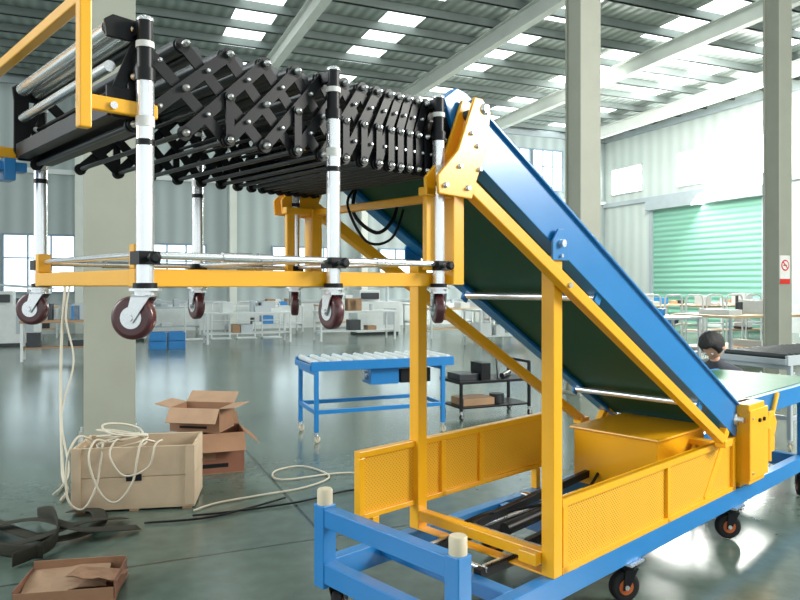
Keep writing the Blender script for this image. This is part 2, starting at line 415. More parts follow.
mb.build('control_box', M, 0.006)
mb = MB()
TE = 4.05
for b in (0.0, W):
    for a in (2.75, 3.6): mb.bx(a-0.025, a+0.025, b-0.02, b+0.02, 0.3, 0.70, BLU)
    mb.bx(2.40, TE+0.04, b-0.02, b+0.02, 0.68, 0.80, BLU)
    mb.beam((2.0, b, 0.32), (2.3, b, 0.66), 0.04, 0.05, YEL)
    mb.plate([(2.2,0.3),(2.42,0.3),(2.42,0.62),(2.34,0.70),(2.26,0.62)], b-0.035 if b else b+0.022, b-0.022 if b else b+0.035, YEL)
for a in (2.75, 3.6, 3.95): mb.bx(a-0.02, a+0.02, 0.02, W-0.02, 0.69, 0.73, BLU)
mb.build('tail_conveyor_frame', M, 0.004)
mb = MB()
mb.bx(2.50, TE, 0.03, W-0.03, 0.79, 0.80, GRN); mb.bx(2.50, TE, 0.03, W-0.03, 0.735, 0.742, GRN)
for a in (2.50, TE): mb.cyl((a, 0.03, 0.767), (a, W-0.03, 0.767), 0.033, GRN, 20)
mb.build('tail_belt', M)
bd = Vector((0.866, 0, -0.4995)); bn = Vector((0.4995, 0, 0.866))
B0 = Vector((-0.02, 0, 2.105)); BL = 2.86
def bp(s_, n_, b): p = B0 + bd*s_ + bn*n_; return (p.x, b, p.z)
mb = MB()
for b in (0.0, W):
    h = 0.092
    P = [(-0.085, 0.0), (-0.05, 0.075), (0.0, h), (BL-0.02, h), (BL, 0.05), (BL, -0.05), (BL-0.02, -h), (0.05, -h)]
    mb.plate([(bp(s_, n_, 0)[0], bp(s_, n_, 0)[2]) for s_, n_ in P], b-0.02, b+0.02, BLU)
    sd = -1 if b == 0 else 1
    mb.beam(bp(0.03, h-0.006, b+sd*0.02), bp(BL-0.05, h-0.006, b+sd*0.02), 0.03, 0.012, BLU, bn)
    mb.beam(bp(0.1, -h+0.006, b-sd*0.02), bp(BL-0.05, -h+0.006, b-sd*0.02), 0.05, 0.012, BLU, bn)
for s_ in (0.45, 1.0, 1.55, 2.1, 2.6): mb.beam(bp(s_, 0.0, 0.02), bp(s_, 0.0, W-0.02), 0.05, 0.03, BLU, bn)
mb.build('boom_frame', M, 0.003)
mb = MB()
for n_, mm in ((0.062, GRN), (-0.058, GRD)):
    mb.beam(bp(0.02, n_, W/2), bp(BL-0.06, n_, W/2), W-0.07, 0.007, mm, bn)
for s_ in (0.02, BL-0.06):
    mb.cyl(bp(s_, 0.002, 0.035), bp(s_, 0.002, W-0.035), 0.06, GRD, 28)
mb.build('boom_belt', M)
mb = MB()
for s_ in (1.15, 2.35): mb.cyl(bp(s_, -0.10, -0.0), bp(s_, -0.10, W), 0.018, CHR, 16)
for b in (0.0, W):
    sd = -1 if b == 0 else 1
    for s_ in (0.02, BL-0.06):
        mb.lathe((bp(s_, 0.002, b)[0], b+sd*0.02, bp(s_, 0.002, b)[2]), (0, sd, 0), [(0, 0.035), (0.012, 0.035), (0.014, 0.018), (0.05, 0.018)], ZNC if s_ > 1 else DGRY, 18)
    for s_ in (1.15, 2.35): mb.beam(bp(s_, -0.05, b), bp(s_, -0.13, b), 0.045, 0.012, BLU, (0,1,0))
mb.build('boom_rollers', M)
mb = MB()
br = [(-0.02,2.15),(0.02,2.15),(0.065,2.11),(0.045,1.98),(-0.02,1.84),(-0.035,1.795),(-0.20,1.80),(-0.205,1.86),(-0.106,1.955)]
for b in (0.0, W):
    sd = -1 if b == 0 else 1
    y = b + sd*0.062
    mb.beam((-0.03, y, 1.850), (2.124, y, 0.626), 0.045, 0.05, YEL)
    mb.plate(br, y-0.006-sd*0.028, y+0.006-sd*0.028, YEL)
    mb.plate([(p[0]*1.0, p[1]) for p in br], y-0.006+sd*0.030, y+0.006+sd*0.030, YEL)
    mb.bx(-0.075, -0.02, b-0.028+sd*0.02, b+0.028+sd*0.02, 1.50, 1.83, YEL)
    mb.beam((-0.17, b+sd*0.02, 1.82), (-0.17, b+sd*0.02, 1.55), 0.04, 0.02, YEL, (0,1,0))
    mb.beam((-0.2, b+sd*0.02, 1.815), (-0.02, b+sd*0.02, 1.815), 0.04, 0.03, YEL)
    mb.bx(2.08, 2.18, y-0.03, y+0.03, 0.60, 0.64, YEL)
mb.bx(-0.07, -0.03, 0.0, W, 1.50, 1.545, YEL)
mb.bx(-0.055, -0.025, 0.0, W, 1.80, 1.83, YEL)
mb.bx(2.10, 2.16, 0.0, W, 0.585, 0.62, YEL)
mb.build('lift_arms', M, 0.004)
mb = MB()
for b in (0.0, W):
    sd = -1 if b == 0 else 1
    y = b+sd*0.098
    for (a, z, r) in ((0.03,2.115,.014),(-0.04,2.02,.006),(-0.01,1.98,.006),(-0.10,1.90,.006),(-0.17,1.83,.007),(-0.06,1.83,.007),(0.0,1.90,.006)):
        mb.lathe((a, y, z), (0, sd, 0), [(0, r*1.5), (0.002, r*1.5), (0.003, r), (0.012, r)], ZNC, 12)
    mb.cyl((0.575, b+sd*0.085, 1.50), (0.575, b+sd*0.095, 1.50), 0.012, ZNC, 10)
mb.sweep([(0.1,W-0.1,1.95),(0.0,W-0.2,1.80),(0.08,W-0.25,1.72),(0.2,W-0.22,1.78),(0.3,W-0.15,1.88)], 0.008, RUB)
mb.sweep([(0.12,W-0.12,1.95),(-0.05,W-0.22,1.84),(0.0,W-0.28,1.68),(0.16,W-0.26,1.70),(0.34,W-0.15,1.86)], 0.006, RUB)
mb.build('bolts_and_hoses', M)

# ------------------------------------------------------------------ hanging flexible roller conveyor
F = empty('flexible_roller_conveyor', MO, MR)
nodes = [-1.17]
NI = 15
for i in range(NI): nodes.append(nodes[-1] + (0.115 - 0.08*min(1, i/9.0)))
sc = (-0.075+1.17)/(nodes[-1]+1.17)
nodes = [-1.17 + (a+1.17)*sc for a in nodes]
ZB, ZT = 1.89, 2.12
mb = MB(); bo = MB()
def link(mb, p, q, w):
    mb.beam(p, q, 0.006, w, BLK, (0,0,1))
    for r in (p, q): mb.cyl((r[0], r[1]-0.003, r[2]), (r[0], r[1]+0.003, r[2]), w*0.62, BLK, 14)
for b, sd in ((0.02, -1), (W-0.02, 1)):
    for i in range(len(nodes)-1):
        j = min(i+2, len(nodes)-1)
        zt2 = ZT if j == i+2 else (ZT+ZB)/2
        zb2 = ZB if j == i+2 else (ZT+ZB)/2
        link(mb, (nodes[i], b+sd*0.012, ZB), (nodes[j], b+sd*0.012, zt2), 0.031)
        link(mb, (nodes[i], b, ZT), (nodes[j], b, zb2), 0.031)
        if i % 2 == 0 or i > 6: link(mb, (nodes[i], b+sd*0.020, ZB), (nodes[i], b+sd*0.020, (ZB+ZT)/2), 0.025)
    for i, a in enumerate(nodes):
        for z in (ZB, (ZB+ZT)/2, ZT):
            r = 0.007
            bo.lathe((a, b+sd*0.014, z), (0, sd, 0), [(0, r*1.25), (0.012, r*1.25), (0.013, r*0.8), (0.020, r*0.8), (0.022, r*0.4)], ZNC, 10)
    for i in range(len(nodes)-1):
        a = (nodes[i]+nodes[i+1])/2
        for z in (ZB+(ZT-ZB)*0.25, ZB+(ZT-ZB)*0.75):
            bo.lathe((a, b+sd*0.014, z), (0, sd, 0), [(0, 0.006), (0.010, 0.006), (0.012, 0.003)], ZNC, 8)
mb.build('scissor_links', F, 0.0)
bo.build('link_bolts', F)
mb = MB()
for i, a in enumerate(nodes):
    mb.cyl((a, 0.03, ZB), (a, W-0.03, ZB), 0.0075, DGRY, 8)
    mb.cyl((a, 0.03, ZB+0.11), (a, W-0.03, ZB+0.11), 0.006, BLK, 8)
    mb.cyl((a, 0.03, ZT+0.0), (a, W-0.03, ZT+0.0), 0.021, CHR if i < 1 else DGRY, 16)
    if i < 5: mb.cyl((a+0.04, 0.03, ZT-0.01), (a+0.04, W-0.03, ZT-0.01), 0.019, DGRY, 16)
mb.cyl((-1.215, 0.03, ZT), (-1.215, W-0.03, ZT), 0.020, CHR, 18)
mb.cyl((-1.215, 0.03, 2.03), (-1.215, W-0.03, 2.03), 0.014, CHR, 18)
mb.build('rollers', F)
mb = MB()
for b, sd in ((0.0, -1), (W, 1)):
    mb.plate([(-1.235,2.09),(-1.13,2.09),(-1.13,2.14),(-1.22,2.145),(-1.24,2.13)], b-0.005, b+0.005, BLK)
    mb.plate([(-1.235,1.93),(-1.22,1.90),(-1.13,1.90),(-1.13,1.975),(-1.235,1.975)], b-0.005, b+0.005, BLK)
    mb.beam((-1.215, b, 1.95), (-1.15, b, 2.11), 0.006, 0.03, BLK)
    mb.plate([(-0.10,1.88),(-0.03,1.88),(-0.03,2.14),(-0.10,2.14)], b-0.004, b+0.004, BLK)
mb.plate([(-1.235,1.95),(-1.19,1.95),(-1.19,2.12),(-1.235,2.12)], W-0.004, W+0.004, BLK)
mb.bx(-1.23, -1.19, 0.006, W-0.006, 1.905, 1.95, BLK)
mb.bx(-1.16, -1.12, 0.006, W-0.006, 1.89, 1.93, BLK)
mb.build('end_plates', F, 0.002)
mb = MB()
for b, sd in ((0.0, -1), (W, 1)):
    y = b + sd*0.034
    for a in (-1.145 if sd > 0 else -1.155, -0.585, -0.135):
        R = 0.021
        zc = 1.565
        mb.cyl((a, y, 2.00), (a, y, 2.135), R*0.9, BLK, 20)
        mb.cyl((a, y, zc-0.06), (a, y, 2.0), R, CHR, 24)
        mb.lathe((a, y, 2.135), (0,0,1), [(0, R*0.95), (0.008, R*0.95), (0.012, R*0.6)], CHR, 18)
        mb.cyl((a, y, 2.07), (a, y, 2.085), R*1.03, WHT, 20)
        mb.cyl((a, y, 1.99), (a, y, 2.02), R*1.15, BLK, 20)
        mb.cyl((a, y, 1.88), (a, y, 1.905), R*1.06, WHT, 20)
        mb.cyl((a, y, 1.835), (a, y, 1.85), R*1.03, BLK, 20)
        mb.bx(a-0.026, a+0.026, y-0.027, y+0.027, zc-0.016, zc+0.016, BLK)
        mb.cyl((a, y+sd*0.027, zc), (a, y+sd*0.045, zc), 0.007, ZNC, 8)
        mb.lathe((a, y+sd*0.045, zc), (0, sd, 0), [(0, 0.013), (0.014, 0.015), (0.016, 0.009)], BLK, 8)
        mb.cyl((a, y, zc-0.075), (a, y, zc-0.06), R*1.35, BLK, 20)
        yw = 2.30 if a < -1 else (1.5 if a < -0.5 else 1.0)
        caster(mb, a, y, zc-0.073, 0.053, 0.032, yw, MAR, ZNC, ZNC, 0.028 if a < -1 else 0.012, 0.018, 1.0)
        mb.bx(a-0.02, a+0.02, min(y, b), max(y, b), 2.10, 2.13, BLK)
mb.build('legs_and_casters', F)
mb = MB()
for b, sd in ((0.0, -1), (W, 1)):
    y = b + sd*0.034
    mb.cyl((-1.145, y, 1.572), (-0.135, y, 1.572), 0.010, CHR, 14)
    for (a0, a1) in ((-0.95, -0.80), (-0.42, -0.30)): mb.cyl((a0, y, 1.572), (a1, y, 1.572), 0.013, ZNC, 14)
for a in (-1.145, -0.585, -0.135): mb.cyl((a, 0, 1.575), (a, W, 1.575), 0.009, CHR, 12)
mb.build('leg_braces', F)
mb = MB()
for b in (0.012, W-0.012):
    mb.bx(-1.17, -0.076, b-0.02, b+0.02, 1.495, 1.54, YEL)
for a in (-1.15, -0.60, -0.2): mb.bx(a-0.02, a+0.02, 0.03, W-0.03, 1.497, 1.538, YEL)
for b in (0.012, W-0.012):
    mb.bx(-1.17, -1.13, b-0.015, b+0.015, 1.54, 1.60, YEL)
mb.build('carrying_frame', F, 0.003)
mb = MB()
hb0, hb1 = -0.02, W+0.02
for b in (hb0, hb1):
    mb.bx(-1.307, -1.278, b-0.014, b+0.014, 1.86, 2.175, YEL)
    mb.bx(-1.307, -1.12, b-0.010, b+0.010, 1.905, 1.94, YEL)
    for a in (-1.23, -1.15): 
        sd = -1 if b == hb0 else 1
        mb.cyl((a, b+sd*0.010, 1.92), (a, b+sd*0.018, 1.92), 0.009, ZNC, 10)
mb.bx(-1.307, -1.278, hb0-0.014, hb1+0.014, 2.146, 2.175, YEL)
mb.build('handle_hoop', F, 0.004)
mb = MB()
mb.bx(-1.36, -1.20, W-0.02, W+0.03, 1.86, 1.89, BLU); mb.bx(-1.345, -1.31, W-0.03, W+0.04, 1.83, 1.90, BLU)
mb.bx(-1.27, -1.235, W-0.03, W+0.04, 1.83, 1.90, BLU)
mb.build('hoop_clamps', F, 0.003)

# ------------------------------------------------------------------ roller tables
def roller_table(name, x, y, rot, L_, D_, H_, frame, roll, nr, box=True):
    e = empty(name, (x, y, 0), rot)
    mb = MB()
    for b in (0, D_): mb.bx(0, L_, b-0.015, b+0.015, H_-0.09, H_, frame)
    for a in (0.05, L_-0.12):
        for b in (0, D_): mb.bx(a-0.02, a+0.02, b-0.02, b+0.02, 0.10, H_-0.09, frame)
        mb.bx(a-0.018, a+0.018, 0.02, D_-0.02, 0.27, 0.31, frame); mb.bx(a-0.018, a+0.018, 0.015, D_-0.015, H_-0.13, H_-0.09, frame)
    for b in (0, D_): mb.bx(0.07, L_-0.14, b-0.016, b+0.016, 0.27, 0.31, frame)
    for a in (0, L_-0.0): mb.bx(a-0.012, a+0.012, 0, D_, H_-0.085, H_-0.03, frame)
    if box:
        mb.bx(L_*0.42, L_*0.62, 0.08, 0.34, H_-0.26, H_-0.09, frame)
        mb.bx(L_*0.64, L_*0.86, 0.1, 0.3, H_-0.26, H_-0.12, BLK)
        mb.cyl((L_*0.42-0.04, 0.2, H_-0.17), (L_*0.42, 0.2, H_-0.17), 0.05, ZNC, 16)
    mb.build('table_frame', e, 0.003)
    mb = MB()
    for i in range(nr):
        a = 0.05 + (L_-0.1)*i/(nr-1); mb.cyl((a, 0.015, H_-0.010), (a, D_-0.015, H_-0.010), 0.027, roll, 14)
    mb.build('table_rollers', e)
    mb = MB()
    for a in (0.05, L_-0.12):
        for b in (0, D_): caster(mb, a, b, 0.10, 0.032, 0.025, 0.4, CRM, CRM, ZNC, 0.01)
    mb.build('table_casters', e)
    return e
roller_table('roller_conveyor_table', -0.84, 6.62, TH-0.02, 1.50, 0.60, 0.77, BLU, BWHT, 13)
roller_table('grey_roller_conveyor', 3.48, 6.30, TH+0.12, 2.6, 0.65, 0.86, GRY, DGRY, 28, False)

# ------------------------------------------------------------------ parts trolley
e = empty('steel_parts_trolley', (0.66, 7.7, 0), TH)
mb = MB()
mb.bx(0, 0.95, 0, 0.5, 0.40, 0.43, BLK); mb.bx(0.03, 0.92, 0.03, 0.47, 0.12, 0.14, BLK)
for a in (0.03, 0.92):
    for b in (0.03, 0.47): mb.bx(a-0.015, a+0.015, b-0.015, b+0.015, 0.09, 0.62 if a > 0.5 else 0.40, BLK); caster(mb, a, b, 0.10, 0.034, 0.022, 0.3, RUB, ZNC, ZNC, 0.01)
mb.bx(0.905, 0.935, 0.03, 0.47, 0.60, 0.63, BLK)
mb.build('trolley_frame', e, 0.003)
mb = MB()
mb.bx(0.05, 0.3, 0.1, 0.4, 0.43, 0.50, DGRY); mb.cyl((0.45,0.25,0.43), (0.45,0.25,0.56), 0.07, DGRY, 18); mb.cyl((0.6,0.1,0.46), (0.85,0.35,0.46), 0.03, BLK, 12)
mb.bx(0.1, 0.5, 0.1, 0.4, 0.14, 0.22, WOOD); mb.cyl((0.62,0.25,0.14), (0.62,0.25,0.24), 0.09, DGRY, 16)
mb.bx(0.3, 0.42, 0.05, 0.3, 0.43, 0.62, BLK); mb.cyl((0.55, 0.1, 0.43), (0.58, 0.2, 0.72), 0.015, DGRY, 8)
mb.build('loose_parts', e, 0.003)

# ------------------------------------------------------------------ crate, boxes, cables
e = empty('wooden_crate', (-1.80, 4.86, 0), 0.16)
mb = MB(); a, b, h, t = 0.39, 0.22, 0.43, 0.018
for i in range(2):
    z0 = 0.03 + i*0.20
    mb.bx(-a, a, -b, -b+t, z0, z0+0.195, PLY); mb.bx(-a, a, b-t, b, z0, z0+0.195, PLY)
    mb.bx(-a, -a+t, -b+t, b-t, z0, z0+0.195, PLY); mb.bx(a-t, a, -b+t, b-t, z0, z0+0.195, PLY)
mb.bx(-a, a, -b, b, 0.015, 0.03, PLY)
for x in (-a+0.05, 0, a-0.05): mb.bx(x-0.03, x+0.03, -b, b, 0, 0.015, WOOD)
for x in (-a+0.03, a-0.03): mb.bx(x-0.03, x+0.03, -b-0.014, -b, 0.03, h, PLY)
mb.bx(-0.05, 0.05, -b-0.004, -b, 0.2, 0.245, BLK)
mb.build('crate_boards', e, 0.002)
mb = MB()
for k in range(6):
    pts = []
    for i in range(19):
        t_ = i/18*2*math.pi; r = 0.15+0.02*math.sin(k*2.1+t_*2)
        pts.append((-0.12+r*math.cos(t_), 0.0+0.8*r*math.sin(t_), 0.40+0.02*k+0.03*math.sin(t_+k)))
    mb.sweep(pts, 0.008, CBLW, 6, 3)
mb.sweep([(-0.2,-0.1,0.44),(-0.25,-0.2,0.47),(-0.27,-0.27,0.36),(-0.2,-0.275,0.15),(-0.1,-0.275,0.08),(0.0,-0.27,0.2),(0.03,-0.26,0.36),(0.05,-0.2,0.46),(0.1,-0.05,0.42)], 0.008, CBLW, 6)
mb.sweep([(-0.1,-0.1,0.44),(-0.12,-0.2,0.47),(-0.14,-0.265,0.38),(-0.05,-0.27,0.25),(0.1,-0.265,0.3),(0.14,-0.24,0.44),(0.16,-0.1,0.44)], 0.007, CBLW, 6)
mb.sweep([(-0.3,-0.05,0.44),(-0.38,-0.1,0.48),(-0.42,-0.2,0.36),(-0.40,-0.27,0.12),(-0.3,-0.29,0.05),(-0.22,-0.27,0.2),(-0.2,-0.2,0.45)], 0.008, CBLW, 6)
mb.build('coiled_cable', e)

def carton(name, x, y, z, rot, w, d, h, m1, m2, flaps, labels=True):
    e = empty(name, (x, y, z), rot); mb = MB(); t = 0.005; a, b = w/2, d/2
    mb.bx(-a, a, -b, b, 0, t, m2)
    mb.bx(-a, a, -b, -b+t, t, h, m1); mb.bx(-a, a, b-t, b, t, h, m1); mb.bx(-a, -a+t, -b+t, b-t, t, h, m1); mb.bx(a-t, a, -b+t, b-t, t, h, m1)
    fl = d*0.45
    for k, ang in enumerate(flaps):
        if ang is None: continue
        c, s_ = math.cos(ang)*fl, math.sin(ang)*fl
        if k == 0: mb.beam((0, -b, h), (0, -b-c, h+s_), w, 0.005, m2)
        if k == 1: mb.beam((0, b, h), (0, b+c, h+s_), w, 0.005, m2)
        if k == 2: mb.beam((-a, 0, h), (-a-c, 0, h+s_), d, 0.005, m2)
        if k == 3: mb.beam((a, 0, h), (a+c, 0, h+s_), d, 0.005, m2)
    if labels:
        mb.bx(-a*0.6, a*0.1, -b-0.001, -b, h*0.35, h*0.6, m2); mb.bx(-a*0.6, a*0.5, -b-0.001, -b, h*0.15, h*0.25, BLK)
    mb.build('carton_body', e, 0.0); return e
carton('cardboard_box', -1.55, 5.72, 0.0, 0.35, 0.50, 0.36, 0.32, CARDR, CARD, (-0.9, 0.5, None, -0.7))
carton('cardboard_box', -1.62, 5.74, 0.325, -0.15, 0.42, 0.30, 0.19, CARD, CARDI, (-0.9, 0.6, 0.2, 0.1), True)
e = empty('collapsed_cardboard_carton', (-1.60, 3.42, 0), 0.18)
mb = MB()
def sheet(mb, c, w, d, tx, ty, rz_, m):
    R_ = Euler((tx, ty, rz_)).to_matrix(); cc = Vector(c); nn = 6
    vs = []
    for i in range(nn+1):
        for j in range(nn+1):
            x = (i/nn-0.5)*w; y = (j/nn-0.5)*d
            vs.append(cc + R_ @ Vector((x, y, 0.006*math.sin(i*1.9)*math.cos(j*1.3))))
    k = len(vs); vs += [v + Vector((0, 0, 0.004)) for v in vs]
    fs = []
    for i in range(nn):
        for j in range(nn):
            q = [i*(nn+1)+j, (i+1)*(nn+1)+j, (i+1)*(nn+1)+j+1, i*(nn+1)+j+1]; fs += [q, [v+k for v in q[::-1]]]
    mb.add(vs, fs, m)
sheet(mb, (0,0,0.012), 0.46, 0.32, 0, 0, 0, CARD); sheet(mb, (-0.03,0.03,0.06), 0.38, 0.26, 0.10, -0.06, 0.1, CARDI)
sheet(mb, (0.12,-0.02,0.09), 0.24, 0.20, -0.14, 0.10, -0.1, CARD)
mb.bx(-0.22, 0.22, 0.14, 0.146, 0.01, 0.11, CARD); mb.bx(-0.22, 0.22, -0.15, -0.144, 0.01, 0.07, CARD)
mb.bx(-0.225, -0.22, -0.14, 0.14, 0.01, 0.08, CARDR); mb.bx(0.22, 0.225, -0.14, 0.14, 0.01, 0.10, CARDR)
mb.build('carton_sheets', e)
mb = MB()
mb.sweep([(-1.36,4.62,0.012),(-1.25,4.78,0.012),(-1.0,4.95,0.012),(-0.7,5.15,0.012),(-0.55,5.45,0.012),(-0.8,5.75,0.012),(-1.0,5.6,0.012),(-0.9,5.35,0.012),(-0.4,5.55,0.012),(0.1,5.3,0.012)], 0.007, CBLW, 6)
mb.sweep([(-1.34,4.52,0.012),(-1.1,4.6,0.012),(-0.7,4.8,0.012),(-0.3,5.1,0.012),(0.2,5.0,0.012)], 0.007, BLK, 6)
mb.sweep([(-1.6,4.38,0.012),(-1.2,4.5,0.012),(-0.8,4.9,0.012)], 0.007, BLK, 6)
mb.build('extension_cable')
mb = MB()
mb.sweep([(-3.08,6.42,1.55),(-3.06,6.39,1.45),(-3.08,6.37,1.0),(-3.04,6.27,0.5),(-2.85,5.9,0.1),(-2.6,5.4,0.02),(-2.40,5.05,0.02),(-2.33,4.82,0.02)], 0.013, CBLW, 8)
mb.sweep([(-3.02,6.42,1.55),(-3.04,6.37,1.2),(-2.96,6.35,0.8),(-3.0,6.2,0.35),(-2.7,5.7,0.03),(-2.5,5.2,0.02),(-2.45,4.95,0.02)], 0.009, CBLW, 8)
mb.bx(-3.12, -2.98, 6.40, 6.54, 1.5, 1.62, GRY)
mb.build('hanging_hose')
# open-ended flat belts thrown on the floor
mb = MB()
fl = (0.045, 0.004)
mb.sweep([(-2.95,4.60,0.02),(-2.6,4.40,0.03),(-2.3,4.15,0.05),(-2.0,4.05,0.03),(-1.85,4.25,0.03),(-1.95,4.50,0.05),(-2.15,4.55,0.03)], fl, STRAP, 8)
mb.sweep([(-3.0,4.10,0.02),(-2.6,4.05,0.06),(-2.2,4.22,0.09),(-1.85,4.10,0.07),(-1.60,4.28,0.02)], fl, STRAP, 8)
mb.sweep([(-2.8,3.70,0.02),(-2.4,3.82,0.03),(-2.1,3.98,0.05),(-1.9,4.20,0.08),(-1.75,4.45,0.02)], fl, STRAP, 8)
mb.sweep([(-2.7,4.35,0.045),(-2.45,4.0,0.10),(-2.2,3.85,0.05),(-1.95,3.82,0.045)], (0.006, 0.04), STRAP, 8)
mb.sweep([(-2.3,4.45,0.045),(-2.1,4.25,0.11),(-1.95,3.95,0.06),(-2.05,3.70,0.045)], (0.006, 0.04), STRAP, 8)
mb.build('webbing_straps')

# ------------------------------------------------------------------ background workshop
def bench(name, x, y, w, d, h, top, leg, things=0, rot=0.0, shelf=True):
    p = bw(x, y); e = empty(name, p, TH+rot); mb = MB()
    mb.bx(0, w, 0, d, h-0.05, h, top)
    for a in (0.04, w-0.04):
        for b in (0.04, d-0.04): mb.bx(a-0.025, a+0.025, b-0.025, b+0.025, 0, h-0.05, leg)
        mb.bx(a-0.02, a+0.02, 0.04, d-0.04, 0.2, 0.24, leg)
    if shelf: mb.bx(0.04, w-0.04, 0.06, d-0.06, 0.24, 0.27, top)
    for k in range(things):
        a = 0.1+(w-0.55)*random.random(); ww = 0.12+0.28*random.random(); hh = 0.06+0.28*random.random()
        mm = random.choice([BWHT, DGRY, GRY, GRY, BLU, WOOD, BWHT, DGRY])
        z = h if k % 4 else 0.27
        if k % 3 == 2: mb.cyl((a+.1, d*0.5, z), (a+.1, d*0.5, z+hh), ww*0.35, mm, 14)
        else: mb.bx(a, a+ww, d*0.2, d*0.7, z, z+hh, mm)
    mb.build('bench_parts', e, 0.004); return e
for (x, y, w, d, h, tp, lg, th_) in (
    (-19.5, -2.2, 2.4, 0.8, 0.85, GRY, BWHT, 8), (-16.3, -2.2, 2.4, 0.8, 0.85, BWHT, BWHT, 9), (-13.3, -2.0, 2.4, 0.8, 0.85, LWOOD, BWHT, 8),
    (-10.2, -2.4, 2.4, 0.8, 0.85, BWHT, BWHT, 7), (-23.2, -2.0, 2.2, 0.8, 0.9, LWOOD, BWHT, 7), (-17.5, -6.0, 2.2, 0.7, 0.8, BWHT, BWHT, 8),
    (-14.6, -6.2, 2.2, 0.7, 0.8, BWHT, BWHT, 8), (-7.0, -2.4, 2.4, 0.8, 0.85, WOOD, BWHT, 6), (-11.5, -6.5, 2.4, 0.8, 0.85, LWOOD, BWHT, 5),
    (-8.2, -7.0, 2.6, 0.9, 0.9, LWOOD, BWHT, 6), (-5.0, -7.5, 2.6, 0.9, 0.9, LWOOD, BWHT, 7), (-8.6, -9.7, 2.6, 0.9, 0.95, LWOOD, BWHT, 7),
    (-5.2, -10.2, 2.4, 0.9, 0.95, WOOD, BWHT, 7), (-2.6, -8.4, 2.2, 0.9, 0.95, BWHT, BWHT, 6), (-11.6, -9.4, 2.4, 0.9, 0.9, BWHT, BWHT, 6)):
    bench('workbench', x, y, w, d, h, tp, lg, th_)
bench('sheet_metal_table', -12.0, -14.4, 2.2, 1.3, 0.92, GRY, BWHT, 4)
bench('light_wood_table', -9.2, -14.5, 2.8, 1.5, 0.92, LWOOD, GRY, 4)
def cabinet(x, y, w):
    e = empty('white_machine_cabinet', bw(x, y), TH); mb = MB()
    mb.bx(0, w, 0, 0.8, 0.08, 1.0, BWHT); mb.bx(0.05, w-0.05, 0.05, 0.75, 0, 0.08, DGRY); mb.bx(0.1, w*0.55, 0.1, 0.7, 1.0, 1.35, BWHT)
    mb.bx(0.15, w*0.5, -0.005, 0.1, 1.08, 1.27, DGRY); mb.cyl((w*0.8, 0.4, 1.0), (w*0.8, 0.4, 1.5), 0.05, GRY); mb.beam((w*0.8,0.4,1.45),(w*0.3,0.4,1.5),0.06,0.06,GRY)
    mb.bx(w*0.6, w*0.9, -0.005, 0.02, 0.3, 0.8, GRY)
    mb.build('cabinet_parts', e, 0.01)
cabinet(-2.4, -11.6, 1.6); cabinet(-12.9, -4.4, 1.4); cabinet(-20.0, -4.2, 1.2); cabinet(-6.6, -4.8, 1.5); cabinet(-22.6, -4.6, 1.3)
def ustand(x, y, w=0.5, h=1.25):
    p = bw(x, y); mb = MB()
    mb.sweep([(0,0,0),(0,0,h*0.8),(0.04,0,h),(w/2,0,h+0.02),(w-0.04,0,h),(w,0,h*0.8),(w,0,0)], 0.02, BWHT, 8)
    mb.bx(-0.02, w+0.02, -0.22, 0.22, 0, 0.03, BWHT); mb.cyl((0,0,h*0.5), (w,0,h*0.5), 0.015, BWHT, 8)
    mb.build('tubular_stand', None, 0, p, TH)
for i in range(8): ustand(-9.8+0.62*i, -12.2)
for i in range(4): ustand(-17.8+0.7*i, -4.2, 0.5, 1.0)
def rack(x, y):
    e = empty('storage_rack', bw(x, y), TH); mb = MB()
    for z in (0.3, 1.1, 1.9, 2.6): mb.bx(0, 3.4, 0, 0.8, z, z+0.05, GRY)
    for a in (0.03, 1.7, 3.37):
        for b in (0.03, 0.77): mb.bx(a-0.03, a+0.03, b-0.03, b+0.03, 0, 2.9, BLU)
    for z in (0.35, 1.15, 1.95, 2.65):
        x = 0.1
        while x < 3.0:
            w = 0.25+0.3*random.random(); mb.bx(x, x+w, 0.1, 0.6, z, z+0.25+0.25*random.random(), random.choice([CARD, WOOD, DGRY, CARDI, GRY])); x += w+0.06
    mb.build('rack_and_cartons', e, 0.004)
rack(-5.6, -1.3)
e = empty('stack_of_blue_bins', bw(-18.9, -6.9), TH); mb = MB()
for i in range(2):
    for k in range(2):
        x = i*0.42; z = k*0.2
        mb.bx(x, x+0.38, 0, 0.5, z, z+0.02, BLU)
        for (a, b, c, d) in ((x, x+0.38, 0, .015), (x, x+.38, .485, .5), (x, x+.015, .015, .485), (x+.365, x+.38, .015, .485)): mb.bx(a, b, c, d, z+.02, z+.19, BLU)
mb.build('bins', e, 0.004)
bench('workbench', -21.4, -8.6, 1.4, 0.6, 0.8, WOOD, BWHT, 6)

